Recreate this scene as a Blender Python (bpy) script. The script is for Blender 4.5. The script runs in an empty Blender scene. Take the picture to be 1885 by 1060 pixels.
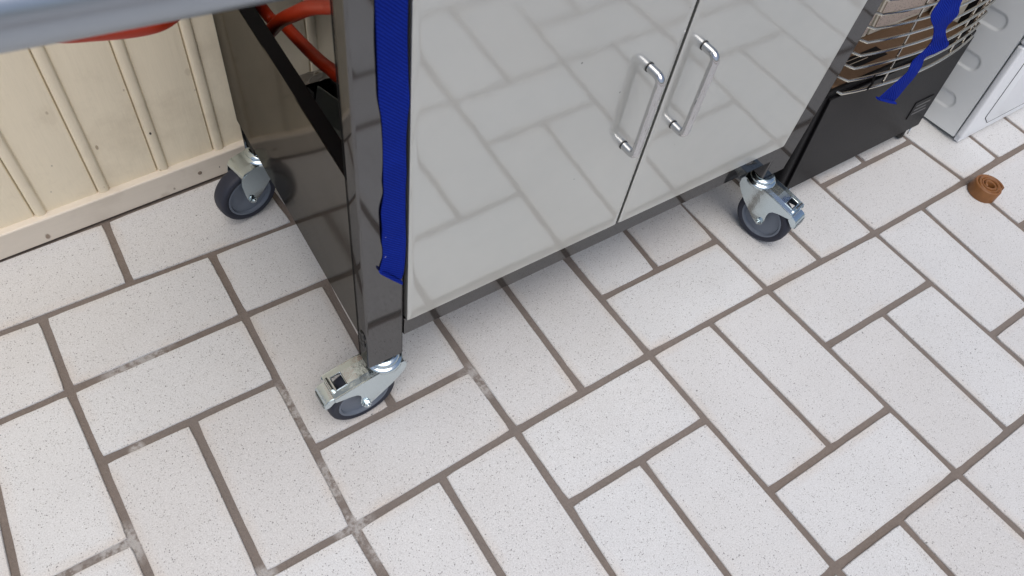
import bpy, bmesh, math, random
from mathutils import Vector, Matrix, noise
random.seed(7)
R = math.radians
S = bpy.context.scene
COL = S.collection

# ------------------------------------------------------------------ camera, world, sun, exposure
cd = bpy.data.cameras.new('camera'); cam = bpy.data.objects.new('camera', cd); COL.objects.link(cam)
cd.sensor_fit = 'HORIZONTAL'; cd.sensor_width = 36.0; cd.lens = 26.734
cd.clip_start = 0.01; cd.clip_end = 200
cd.dof.use_dof = True; cd.dof.focus_distance = 1.2; cd.dof.aperture_fstop = 10.5
cam.matrix_world = Matrix(((0.829628, 0.392828, -0.39674, -0.09811),
                           (-0.544976, 0.724183, -0.422564, -0.64945),
                           (0.121318, 0.566785, 0.814885, 0.95767),
                           (0, 0, 0, 1)))
S.camera = cam
W = bpy.data.worlds.new('World'); S.world = W; W.use_nodes = True
wn = W.node_tree; bg = wn.nodes['Background']
sky = wn.nodes.new('ShaderNodeTexSky'); sky.sky_type = 'NISHITA'; sky.sun_disc = False
SUN_EL, SUN_AZ = R(69), R(206)          # azimuth measured clockwise from +Y
sky.sun_elevation = SUN_EL; sky.sun_rotation = SUN_AZ
sky.air_density = 1.0; sky.dust_density = 4.0; sky.ozone_density = 1.0
wn.links.new(sky.outputs[0], bg.inputs[0]); bg.inputs[1].default_value = 0.11
sd = bpy.data.lights.new('sun', 'SUN'); sun = bpy.data.objects.new('sun', sd); COL.objects.link(sun)
sd.energy = 1.5; sd.angle = R(52); sd.color = (1.0, 0.975, 0.945)
dv = Vector((math.sin(SUN_AZ) * math.cos(SUN_EL), math.cos(SUN_AZ) * math.cos(SUN_EL), math.sin(SUN_EL)))
sun.rotation_euler = dv.to_track_quat('Z', 'Y').to_euler()
S.view_settings.view_transform = 'Standard'; S.view_settings.look = 'None'
S.view_settings.exposure = 0.17; S.view_settings.gamma = 1.0; S.view_settings.use_curve_mapping = False

# ------------------------------------------------------------------ helpers
def link(o, parent=None):
    COL.objects.link(o)
    if parent is not None: o.parent = parent
    return o
def tag(o, label=None, cat=None, group=None, kind=None):
    if label: o['label'] = label
    if cat: o['category'] = cat
    if group: o['group'] = group
    if kind: o['kind'] = kind
    return o
def empty(name, loc=(0, 0, 0), rot=(0, 0, 0), parent=None):
    o = bpy.data.objects.new(name, None); o.empty_display_size = .05
    o.location = loc; o.rotation_euler = rot
    return link(o, parent)
def obj(name, bm, m, parent=None, smooth=True, angle=35, loc=None, rot=None, wn=False):
    bmesh.ops.recalc_face_normals(bm, faces=bm.faces)
    if id(bm) in WN: wn = True; WN.discard(id(bm))
    me = bpy.data.meshes.new(name); bm.to_mesh(me); bm.free()
    me.materials.append(m)
    if smooth:
        me.shade_smooth()
        me.set_sharp_from_angle(angle=R(angle))
    o = bpy.data.objects.new(name, me)
    if wn and smooth:
        w = o.modifiers.new('weighted_normals', 'WEIGHTED_NORMAL'); w.keep_sharp = True; w.weight = 100
    if loc is not None: o.location = loc
    if rot is not None: o.rotation_euler = rot
    return link(o, parent)
WN = set()      # meshes with bevelled boxes get area-weighted normals so that their flat faces stay flat
def box(bm, x0, x1, y0, y1, z0, z1, bev=0.0, seg=2):
    r = bmesh.ops.create_cube(bm, size=1)
    vs = r['verts']
    for v in vs:
        v.co = Vector(((x0 + x1) / 2 + v.co.x * (x1 - x0), (y0 + y1) / 2 + v.co.y * (y1 - y0), (z0 + z1) / 2 + v.co.z * (z1 - z0)))
    if bev > 0:
        es = list({e for v in vs for e in v.link_edges})
        bmesh.ops.bevel(bm, geom=es, offset=bev, segments=seg, profile=.5, affect='EDGES', clamp_overlap=True)
        WN.add(id(bm))
    return bm
def BX(*a, **k):
    return box(bmesh.new(), *a, **k)
def tube(bm, pts, r, seg=12, closed=False, rx=None):
    """sweep a round (or elliptical) section along a polyline"""
    pts = [Vector(p) for p in pts]; n = len(pts)
    rings = []; up = None
    for i, p in enumerate(pts):
        if closed: t = (pts[(i + 1) % n] - pts[i - 1]).normalized()
        else: t = (pts[min(i + 1, n - 1)] - pts[max(i - 1, 0)]).normalized()
        if up is None:
            up = Vector((0, 0, 1)) if abs(t.z) < .9 else Vector((0, 1, 0))
        a = (up - t * up.dot(t)).normalized(); b = t.cross(a); up = a
        rr = r(i / (n - 1)) if callable(r) else r
        ry = rr if rx is None else rx
        rings.append([bm.verts.new(p + a * (math.cos(k * 2 * math.pi / seg) * rr) + b * (math.sin(k * 2 * math.pi / seg) * ry)) for k in range(seg)])
    m = n if closed else n - 1
    for i in range(m):
        A, B = rings[i], rings[(i + 1) % n]
        for k in range(seg):
            bm.faces.new((A[k], A[(k + 1) % seg], B[(k + 1) % seg], B[k]))
    if not closed:
        bm.faces.new(rings[0][::-1]); bm.faces.new(rings[-1])
    return bm
def fillet(pts, r, n=6):
    """round the corners of a polyline"""
    pts = [Vector(p) for p in pts]; out = [pts[0]]
    for i in range(1, len(pts) - 1):
        p = pts[i]; a = (pts[i - 1] - p); b = (pts[i + 1] - p)
        d = min(r, a.length * .49, b.length * .49)
        s, e = p + a.normalized() * d, p + b.normalized() * d
        for k in range(n + 1):
            t = k / n; out.append((1 - t) ** 2 * s + 2 * t * (1 - t) * p + t * t * e)
    out.append(pts[-1]); return out
def spline(pts, n=8):
    """Catmull-Rom through the points"""
    P = [Vector(p) for p in pts]; P = [P[0] * 2 - P[1]] + P + [P[-1] * 2 - P[-2]]; out = []
    for i in range(1, len(P) - 2):
        for k in range(n):
            t = k / n; a, b, c, d = P[i - 1:i + 3]
            out.append(.5 * ((2 * b) + (c - a) * t + (2 * a - 5 * b + 4 * c - d) * t * t + (3 * b - a - 3 * c + d) * t ** 3))
    out.append(P[-2]); return out
def lathe(bm, prof, seg=40, M=None):
    """revolve (r, z) profile about Z, optional matrix"""
    rings = []
    for r, z in prof:
        if r < 1e-6: rings.append([bm.verts.new((0, 0, z))])
        else: rings.append([bm.verts.new((r * math.cos(2 * math.pi * k / seg), r * math.sin(2 * math.pi * k / seg), z)) for k in range(seg)])
    for A, B in zip(rings, rings[1:]):
        for k in range(seg):
            k2 = (k + 1) % seg
            if len(A) == 1 and len(B) == 1: continue
            if len(A) == 1: bm.faces.new((A[0], B[k], B[k2]))
            elif len(B) == 1: bm.faces.new((A[k], A[k2], B[0]))
            else: bm.faces.new((A[k], A[k2], B[k2], B[k]))
    if M is not None:
        for ring in rings:
            for v in ring: v.co = M @ v.co
    return bm
def prism(bm, poly, d, M=None, bev=0.0):
    """extrude a 2-D polygon (x, z) by thickness d along y (centred)"""
    a = [bm.verts.new((x, -d / 2, z)) for x, z in poly]; b = [bm.verts.new((x, d / 2, z)) for x, z in poly]
    n = len(poly); fs = [bm.faces.new(a), bm.faces.new(b[::-1])]
    for i in range(n): fs.append(bm.faces.new((a[i], b[i], b[(i + 1) % n], a[(i + 1) % n])))
    if M is not None:
        for v in a + b: v.co = M @ v.co
    if bev:
        es = list(set(fs[0].edges) | set(fs[1].edges))
        r = bmesh.ops.bevel(bm, geom=es, offset=bev, segments=2, affect='EDGES')
    return bm
def grid(bm, f, nu, nv):
    g = [[bm.verts.new(f(i / nu, j / nv)) for j in range(nv + 1)] for i in range(nu + 1)]
    for i in range(nu):
        for j in range(nv):
            bm.faces.new((g[i][j], g[i + 1][j], g[i + 1][j + 1], g[i][j + 1]))
    return g

# ------------------------------------------------------------------ materials
def sRGB(r, g, b):
    f = lambda c: (c / 255 / 12.92) if c / 255 <= .04045 else ((c / 255 + .055) / 1.055) ** 2.4
    return (f(r), f(g), f(b), 1)
class Mat:
    def __init__(s, name):
        s.m = bpy.data.materials.new(name); s.m.use_nodes = True; s.t = s.m.node_tree; s.N = s.t.nodes
        s.b = s.N['Principled BSDF']; s.out = s.N['Material Output']
        s.tc = s.N.new('ShaderNodeTexCoord')
    def n(s, typ, **k):
        x = s.N.new(typ)
        for a, v in k.items(): setattr(x, a, v)
        return x
    def l(s, a, b): s.t.links.new(a, b)
    def set(s, **k):
        nm = dict(col='Base Color', metal='Metallic', rough='Roughness', ior='IOR', coat='Coat Weight', coatr='Coat Roughness', sheen='Sheen Weight', spec='Specular IOR Level', alpha='Alpha', trans='Transmission Weight')
        for a, v in k.items(): s.b.inputs[nm[a]].default_value = v
        return s
    def coords(s, world=True, scale=(1, 1, 1)):
        mp = s.n('ShaderNodeMapping'); mp.inputs['Scale'].default_value = scale
        if world:
            g = s.n('ShaderNodeNewGeometry'); s.l(g.outputs['Position'], mp.inputs[0])
        else: s.l(s.tc.outputs['Object'], mp.inputs[0])
        return mp.outputs[0]
    def noise(s, scale, detail=4, rough=.55, co=None, dim='3D'):
        x = s.n('ShaderNodeTexNoise'); x.inputs['Scale'].default_value = scale; x.inputs['Detail'].default_value = detail; x.inputs['Roughness'].default_value = rough
        if co is not None: s.l(co, x.inputs['Vector'])
        return x.outputs['Fac']
    def vor(s, scale, co=None, feature='F1'):
        x = s.n('ShaderNodeTexVoronoi'); x.inputs['Scale'].default_value = scale; x.feature = feature
        if co is not None: s.l(co, x.inputs['Vector'])
        return x
    def ramp(s, fac, a, b, ca=(0, 0, 0, 1), cb=(1, 1, 1, 1)):
        r = s.n('ShaderNodeValToRGB'); r.color_ramp.elements[0].position = a; r.color_ramp.elements[1].position = b
        r.color_ramp.elements[0].color = ca; r.color_ramp.elements[1].color = cb
        s.l(fac, r.inputs[0]); return r.outputs[0]
    def math(s, op, a, b=None, clamp=False):
        x = s.n('ShaderNodeMath', operation=op); x.use_clamp = clamp
        for i, v in enumerate((a, b)):
            if v is None: continue
            if isinstance(v, (int, float)): x.inputs[i].default_value = v
            else: s.l(v, x.inputs[i])
        return x.outputs[0]
    def mix(s, fac, a, b, mode='MIX'):
        x = s.n('ShaderNodeMix', data_type='RGBA', blend_type=mode)
        for i, v in ((0, fac), (6, a), (7, b)):
            if isinstance(v, (int, float)): x.inputs[i].default_value = v
            elif isinstance(v, tuple): x.inputs[i].default_value = v
            else: s.l(v, x.inputs[i])
        return x.outputs[2]
    def bump(s, h, dist, strength=1.0):
        x = s.n('ShaderNodeBump'); x.inputs['Distance'].default_value = dist; x.inputs['Strength'].default_value = strength
        s.l(h, x.inputs['Height']); s.l(x.outputs[0], s.b.inputs['Normal']); return x.outputs[0]
    def color(s, c): s.l(c, s.b.inputs['Base Color'])

def m_tile():
    m = Mat('glazed_speckled_tile'); m.set(rough=.42, spec=.45)
    co = m.coords()
    oi = m.n('ShaderNodeObjectInfo')
    base = m.mix(m.noise(9, 3, co=co), sRGB(199, 201, 202), sRGB(212, 214, 215))
    base = m.mix(m.math('MULTIPLY', oi.outputs['Random'], .5), base, sRGB(195, 193, 191))
    base = m.mix(m.math('MULTIPLY', m.ramp(m.noise(3.2, 5, .65, co=co), .48, .72), .30), base, sRGB(186, 183, 178))
    # warm edge stain held by a vertex attribute
    at = m.n('ShaderNodeAttribute', attribute_name='edge')
    st = m.math('MULTIPLY', at.outputs['Fac'], m.ramp(m.noise(11, 4, co=co), .42, .68))
    base = m.mix(m.math('MULTIPLY', st, .38), base, sRGB(190, 172, 152))
    # fine mottled grain
    base = m.mix(m.math('MULTIPLY', m.ramp(m.noise(650, 2, .7, co=co), .46, .66), .42), base, sRGB(150, 148, 147))
    base = m.mix(m.math('MULTIPLY', m.ramp(m.noise(500, 2, .6, co=co), .55, .72), .4), base, sRGB(232, 233, 235))
    # dark flecks, two sizes
    wob = m.n('ShaderNodeTexNoise'); wob.inputs['Scale'].default_value = 350; m.l(co, wob.inputs['Vector'])
    vadd = m.n('ShaderNodeMixRGB', blend_type='ADD'); vadd.inputs[0].default_value = .004
    m.l(co, vadd.inputs[1]); m.l(wob.outputs['Color'], vadd.inputs[2])
    v1 = m.vor(450, vadd.outputs[0]); sel1 = m.ramp(m.n('ShaderNodeSeparateColor').outputs[0], .5, .51) if False else None
    sep = m.n('ShaderNodeSeparateColor'); m.l(v1.outputs['Color'], sep.inputs[0])
    rad = m.math('MULTIPLY', m.ramp(sep.outputs[0], .3, 1.0), .34)
    d1 = m.math('LESS_THAN', v1.outputs['Distance'], rad)
    base = m.mix(m.math('MULTIPLY', d1, .68), base, sRGB(84, 80, 80))
    v2 = m.vor(120, vadd.outputs[0]); sep2 = m.n('ShaderNodeSeparateColor'); m.l(v2.outputs['Color'], sep2.inputs[0])
    d2 = m.math('LESS_THAN', v2.outputs['Distance'], m.math('MULTIPLY', m.ramp(sep2.outputs[1], .80, 1.0), .15))
    base = m.mix(m.math('MULTIPLY', d2, .7), base, sRGB(60, 56, 56))
    v3 = m.vor(130, vadd.outputs[0]); sep3 = m.n('ShaderNodeSeparateColor'); m.l(v3.outputs['Color'], sep3.inputs[0])
    d3 = m.math('LESS_THAN', v3.outputs['Distance'], m.math('MULTIPLY', m.ramp(sep3.outputs[2], .7, 1.0), .22))
    base = m.mix(m.math('MULTIPLY', d3, .7), base, sRGB(244, 244, 246))
    m.color(base)
    h = m.math('ADD', m.noise(420, 3, .6, co=co), m.math('MULTIPLY', d1, -.6))
    m.bump(h, .0006, .55)
    return m.m
def m_mortar():
    m = Mat('cement_mortar'); m.set(rough=.9, spec=.2)
    co = m.coords()
    base = m.mix(m.noise(14, 5, co=co), sRGB(108, 99, 92), sRGB(136, 125, 117))
    base = m.mix(m.math('MULTIPLY', m.ramp(m.noise(260, 4, .7, co=co), .4, .8), .45), base, sRGB(88, 76, 68))
    base = m.mix(m.math('MULTIPLY', m.ramp(m.noise(1.4, 2, co=co), .4, .6), .35), base, sRGB(126, 122, 120))
    # pale cement smears left in a few joints
    g = m.n('ShaderNodeNewGeometry'); tot = None
    for x, y, r in ((-.15, -.011, .055), (.002, -.165, .04), (.002, -.215, .012), (.243, -.262, .035), (-.245, -.243, .035), (-.003, -.36, .03), (-.002, -.29, .035), (-.08, -.27, .02), (-.31, -.27, .05), (-.12, -.36, .02), (.02, -.40, .03), (-.19, -.13, .012)):
        d = m.n('ShaderNodeVectorMath', operation='DISTANCE'); m.l(g.outputs['Position'], d.inputs[0]); d.inputs[1].default_value = (x, y, 0)
        k = m.math('SUBTRACT', 1.0, m.math('DIVIDE', d.outputs['Value'], r * 1.05), True)
        tot = k if tot is None else m.math('MAXIMUM', tot, k)
    f = m.math('MULTIPLY', m.ramp(tot, .05, .45), m.ramp(m.noise(120, 5, .7, co=co), .38, .56))
    base = m.mix(m.math('MULTIPLY', f, .8), base, sRGB(176, 174, 172))
    m.color(base); m.bump(m.noise(330, 5, .7, co=co), .002, .8)
    return m.m
def m_metal(name, col, rough, coat=0, smudge=.05, scale=6, metal=1.0, bumpd=0, bscale=40):
    m = Mat(name); m.set(metal=metal, col=col, rough=rough, coat=coat)
    co = m.coords(False)
    r = m.math('ADD', rough, m.math('MULTIPLY', m.math('SUBTRACT', m.noise(scale, 5, .6, co=co), .5), smudge * 2))
    m.l(r, m.b.inputs['Roughness'])
    if bumpd: m.bump(m.noise(bscale, 3, .5, co=co), bumpd, 1)
    return m.m
def m_mirror(name, col, rough, bumpd, bscale, haze=.12):
    """dark lacquered mirror finish: a clear glossy lobe plus a little satin haze"""
    m = Mat(name); co = m.coords(False)
    gl = m.n('ShaderNodeBsdfGlossy'); gl.inputs['Roughness'].default_value = rough
    c = m.mix(m.ramp(m.noise(5, 4, co=co), .3, .75), (col[0] * .93, col[1] * .93, col[2] * .93, 1), col)
    v = m.vor(70, co); sp = m.n('ShaderNodeSeparateColor'); m.l(v.outputs['Color'], sp.inputs[0])
    d = m.math('LESS_THAN', v.outputs['Distance'], m.math('MULTIPLY', m.ramp(sp.outputs[0], .97, 1), .05))
    c = m.mix(m.math('MULTIPLY', d, .5), c, (.5, .5, .5, 1))
    m.l(c, gl.inputs['Color'])
    g2 = m.n('ShaderNodeBsdfGlossy'); g2.inputs['Roughness'].default_value = .45; m.l(c, g2.inputs['Color'])
    bp = m.n('ShaderNodeBump'); bp.inputs['Distance'].default_value = bumpd; m.l(m.noise(bscale, 2, .5, co=co), bp.inputs['Height']); m.l(bp.outputs[0], gl.inputs['Normal'])
    mx = m.n('ShaderNodeMixShader'); m.l(m.math('MULTIPLY', m.noise(9, 4, co=co), haze * 2), mx.inputs[0])
    m.l(gl.outputs[0], mx.inputs[1]); m.l(g2.outputs[0], mx.inputs[2]); m.l(mx.outputs[0], m.out.inputs[0])
    m.N.remove(m.b); return m.m
def m_door():
    """pale steel sheet: half soft satin, half clear mirror"""
    m = Mat('pale_satin_steel'); co = m.coords(False)
    m.set(metal=1.0, col=(.36, .37, .355, 1), rough=.5)
    col = m.mix(m.ramp(m.noise(4, 4, co=co), .3, .75), (.64, .65, .62, 1), (.71, .715, .68, 1))
    # tiny dust specks
    v = m.vor(95, co); sp = m.n('ShaderNodeSeparateColor'); m.l(v.outputs['Color'], sp.inputs[0])
    dsp = m.math('LESS_THAN', v.outputs['Distance'], m.math('MULTIPLY', m.ramp(sp.outputs[0], .965, 1), .12))
    col = m.mix(m.math('MULTIPLY', dsp, .7), col, (.03, .03, .03, 1))
    m.color(col)
    gl = m.n('ShaderNodeBsdfGlossy'); gl.inputs['Color'].default_value = (.66, .695, .70, 1); gl.inputs['Roughness'].default_value = .06
    brush = m.coords(False, (1, 1, .12))
    h = m.math('ADD', m.noise(26, 2, .5, co=co), m.math('MULTIPLY', m.noise(420, 3, .6, co=m.coords(False, (.35, 1, 1))), .10))
    bp = m.n('ShaderNodeBump'); bp.inputs['Distance'].default_value = .0001; bp.inputs['Strength'].default_value = 1; m.l(h, bp.inputs['Height'])
    m.l(bp.outputs[0], gl.inputs['Normal']); m.l(bp.outputs[0], m.b.inputs['Normal'])
    mx = m.n('ShaderNodeMixShader'); m.l(m.math('ADD', .20, m.math('MULTIPLY', m.noise(7, 4, co=co), .16)), mx.inputs[0])
    m.l(m.b.outputs[0], mx.inputs[1]); m.l(gl.outputs[0], mx.inputs[2]); m.l(mx.outputs[0], m.out.inputs[0])
    return m.m
def m_paint(name, c1, c2, rough=.45, spec=.4, grain=0.0, bumpd=.0004, bs=60, stretch=(1, 1, 1), world=False, dirt=None, spots=()):
    m = Mat(name); m.set(rough=rough, spec=spec); co = m.coords(world, stretch)
    c = m.mix(m.noise(12, 5, co=co), c1, c2)
    if grain: c = m.mix(m.math('MULTIPLY', m.ramp(m.noise(bs * 6, 3, .7, co=co), .4, .8), grain), c, (c1[0] * .6, c1[1] * .6, c1[2] * .6, 1))
    if dirt:
        v = m.vor(26, m.coords(world, (1, 1, .45))); sp = m.n('ShaderNodeSeparateColor'); m.l(v.outputs['Color'], sp.inputs[0])
        d = m.math('LESS_THAN', v.outputs['Distance'], m.math('MULTIPLY', m.ramp(sp.outputs[0], .72, 1), .075))
        c = m.mix(m.math('MULTIPLY', d, .75), c, dirt)
        c = m.mix(m.math('MULTIPLY', m.ramp(m.noise(5, 6, .7, co=m.coords(world)), .55, .8), .35), c, dirt)
    for pos, rad, cc, amt in spots:      # nicks, chips and stains with a place of their own
        g = m.n('ShaderNodeNewGeometry'); w = m.n('ShaderNodeTexNoise'); w.inputs['Scale'].default_value = 180; m.l(g.outputs['Position'], w.inputs['Vector'])
        ad = m.n('ShaderNodeMixRGB', blend_type='ADD'); ad.inputs[0].default_value = rad * .9; m.l(g.outputs['Position'], ad.inputs[1]); m.l(w.outputs['Color'], ad.inputs[2])
        sb = m.n('ShaderNodeVectorMath', operation='SUBTRACT'); m.l(ad.outputs[0], sb.inputs[0]); sb.inputs[1].default_value = tuple(q + rad * .45 for q in pos)
        ml = m.n('ShaderNodeVectorMath', operation='MULTIPLY'); m.l(sb.outputs[0], ml.inputs[0]); ml.inputs[1].default_value = (1, .3, .6)
        ln = m.n('ShaderNodeVectorMath', operation='LENGTH'); m.l(ml.outputs[0], ln.inputs[0])
        k = m.math('SUBTRACT', 1.0, m.math('DIVIDE', ln.outputs['Value'], rad), True)
        c = m.mix(m.math('MULTIPLY', m.ramp(k, .0, .45), amt), c, cc)
    m.color(c); m.bump(m.noise(bs, 4, .6, co=co), bumpd, 1)
    return m.m
def m_fabric():
    m = Mat('blue_webbing'); m.set(rough=.9, spec=.06)
    co = m.coords(False)
    wv = m.n('ShaderNodeTexWave', wave_type='BANDS', bands_direction='DIAGONAL'); wv.inputs['Scale'].default_value = 170; wv.inputs['Distortion'].default_value = 1.2; wv.inputs['Detail'].default_value = 1
    m.l(co, wv.inputs['Vector'])
    c = m.mix(m.math('MULTIPLY', wv.outputs['Fac'], .6), sRGB(16, 36, 130), sRGB(32, 60, 178))
    c = m.mix(m.math('MULTIPLY', m.noise(40, 4, co=co), .35), c, sRGB(6, 12, 62))
    v = m.vor(160, co); sp = m.n('ShaderNodeSeparateColor'); m.l(v.outputs['Color'], sp.inputs[0])
    d = m.math('LESS_THAN', v.outputs['Distance'], m.math('MULTIPLY', m.ramp(sp.outputs[0], .95, 1), .14))
    c = m.mix(m.math('MULTIPLY', d, .7), c, sRGB(190, 190, 210))
    m.color(c); m.bump(m.math('ADD', wv.outputs['Fac'], m.noise(500, 3, co=co)), .0005, .8)
    return m.m

TILE = m_tile(); MORTAR = m_mortar(); DOOR = m_door()
NICKEL = m_mirror('dark_nickel_sheet', (.158, .157, .158, 1), .05, .00006, 22, .16)
NICKEL_SIDE = m_mirror('dark_nickel_side', (.185, .178, .168, 1), .09, .00018, 11, .16)
BLACK_PAINT_SHADE = m_paint('black_paint_and_shade', (.006, .006, .0065, 1), (.010, .0095, .010, 1), .55, .12)  # black paint, also the painted-in shade of flange and leg channel
GAP = m_paint('dark_gap_liner', (.01, .01, .01, 1), (.014, .013, .013, 1), .8, .1)
CHROME = m_metal('polished_chrome', (.58, .58, .59, 1), .07, smudge=.03)
ZINC = m_metal('zinc_plated_steel', (.60, .68, .71, 1), .16, smudge=.06, scale=30, bumpd=.0004, bscale=60)
ALU = m_metal('rolled_aluminium', (.37, .41, .46, 1), .33, smudge=.08)
TYRE = m_paint('dark_grey_tyre_rubber', sRGB(38, 41, 52), sRGB(48, 51, 63), .55, .35)
HUB = m_paint('grey_plastic_hub', sRGB(98, 106, 118), sRGB(110, 118, 130), .4, .4)
CHIP, STAIN = sRGB(38, 30, 24), sRGB(158, 136, 106)
SPOTS = (((-.0079, .262, .1251), .0020, CHIP, .95), ((-.1183, .2599, .2098), .0022, STAIN, .5), ((-.1183, .2599, .205), .012, STAIN, .10),
         ((-.0205, .2653, .2072), .0016, STAIN, .5), ((.0667, .2701, .2043), .005, STAIN, .22), ((-.1424, .2586, .1245), .0013, CHIP, .4),
         ((-.0939, .2613, .0579), .0018, STAIN, .6), ((-.0121, .2657, .0500), .0020, STAIN, .6), ((.0700, .2701, .17), .0011, CHIP, .4), ((-.1588, .2577, .0803), .0011, CHIP, .4))
CREAM = m_paint('cream_painted_timber', sRGB(230, 218, 192), sRGB(237, 226, 202), .5, .35, .12, .0006, 70, (1, 1, .08), True, dirt=sRGB(150, 132, 105), spots=SPOTS)
CREAM2 = m_paint('cream_baseboard_paint', sRGB(212, 202, 187), sRGB(222, 213, 199), .42, .4, .1, .0005, 60, (.1, 1, 1), True, dirt=sRGB(140, 120, 98),
                 spots=(((-.1903, .2434, .0136), .0040, sRGB(120, 96, 76), .8), ((.072, .2578, .0216), .0012, CHIP, .8), ((-.0032, .2537, .012), .002, sRGB(110, 90, 72), .6), ((-.02, .253, .000), .009, sRGB(120, 100, 80), .25)))
HOSE = m_paint('orange_rubber_hose', sRGB(186, 50, 20), sRGB(196, 62, 28), .38, .45)
BLUE = m_fabric()
HEATER = m_paint('charcoal_enamel', (.006, .0058, .0065, 1), (.009, .0085, .0095, 1), .40, .16, .1, .0003, 300)
WIRE = m_metal('nickel_wire', (.62, .59, .53, 1), .25, smudge=.08)
RUST = m_paint('rusty_brown_tray', sRGB(92, 72, 54), sRGB(120, 96, 74), .6, .3, .5, .0008, 50, dirt=sRGB(60, 42, 30))
WHITE = m_paint('white_enamel', sRGB(226, 230, 230), sRGB(231, 234, 234), .3, .45, 0, .0001, 20)
WHITEP = m_paint('white_plastic_front', sRGB(224, 227, 230), sRGB(229, 232, 235), .35, .45, 0, .0001, 20)
BLACKRUB = m_paint('black_plastic', (.012, .012, .012, 1), (.02, .02, .02, 1), .45, .4)
GREYPL = m_paint('grey_clear_plastic', sRGB(120, 128, 128), sRGB(150, 156, 155), .25, .5)
CERAM = None
def m_ceramic():
    m = Mat('perforated_ceramic'); m.set(rough=.8, spec=.2); co = m.coords(False)
    v = m.vor(330, co); d = m.math('LESS_THAN', v.outputs['Distance'], .3)
    c = m.mix(m.math('MULTIPLY', d, .6), sRGB(196, 182, 172), sRGB(92, 78, 72)); m.color(c)
    return m.m
CERAM = m_ceramic()
PLAQ = m_paint('cream_ceramic', sRGB(206, 200, 184), sRGB(218, 212, 198), .7, .2)
ROLL = None
def m_roll():
    m = Mat('brown_rubbery_band'); m.set(rough=.42, spec=.4); co = m.coords(False)
    c = m.mix(m.noise(60, 5, .6, co=co), sRGB(104, 68, 36), sRGB(146, 98, 56))
    m.b.inputs['Subsurface Weight'].default_value = .15; m.b.inputs['Subsurface Radius'].default_value = (.006, .003, .001)
    m.color(c); m.bump(m.noise(150, 4, co=co), .0006, 1); return m.m
ROLL = m_roll()

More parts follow.
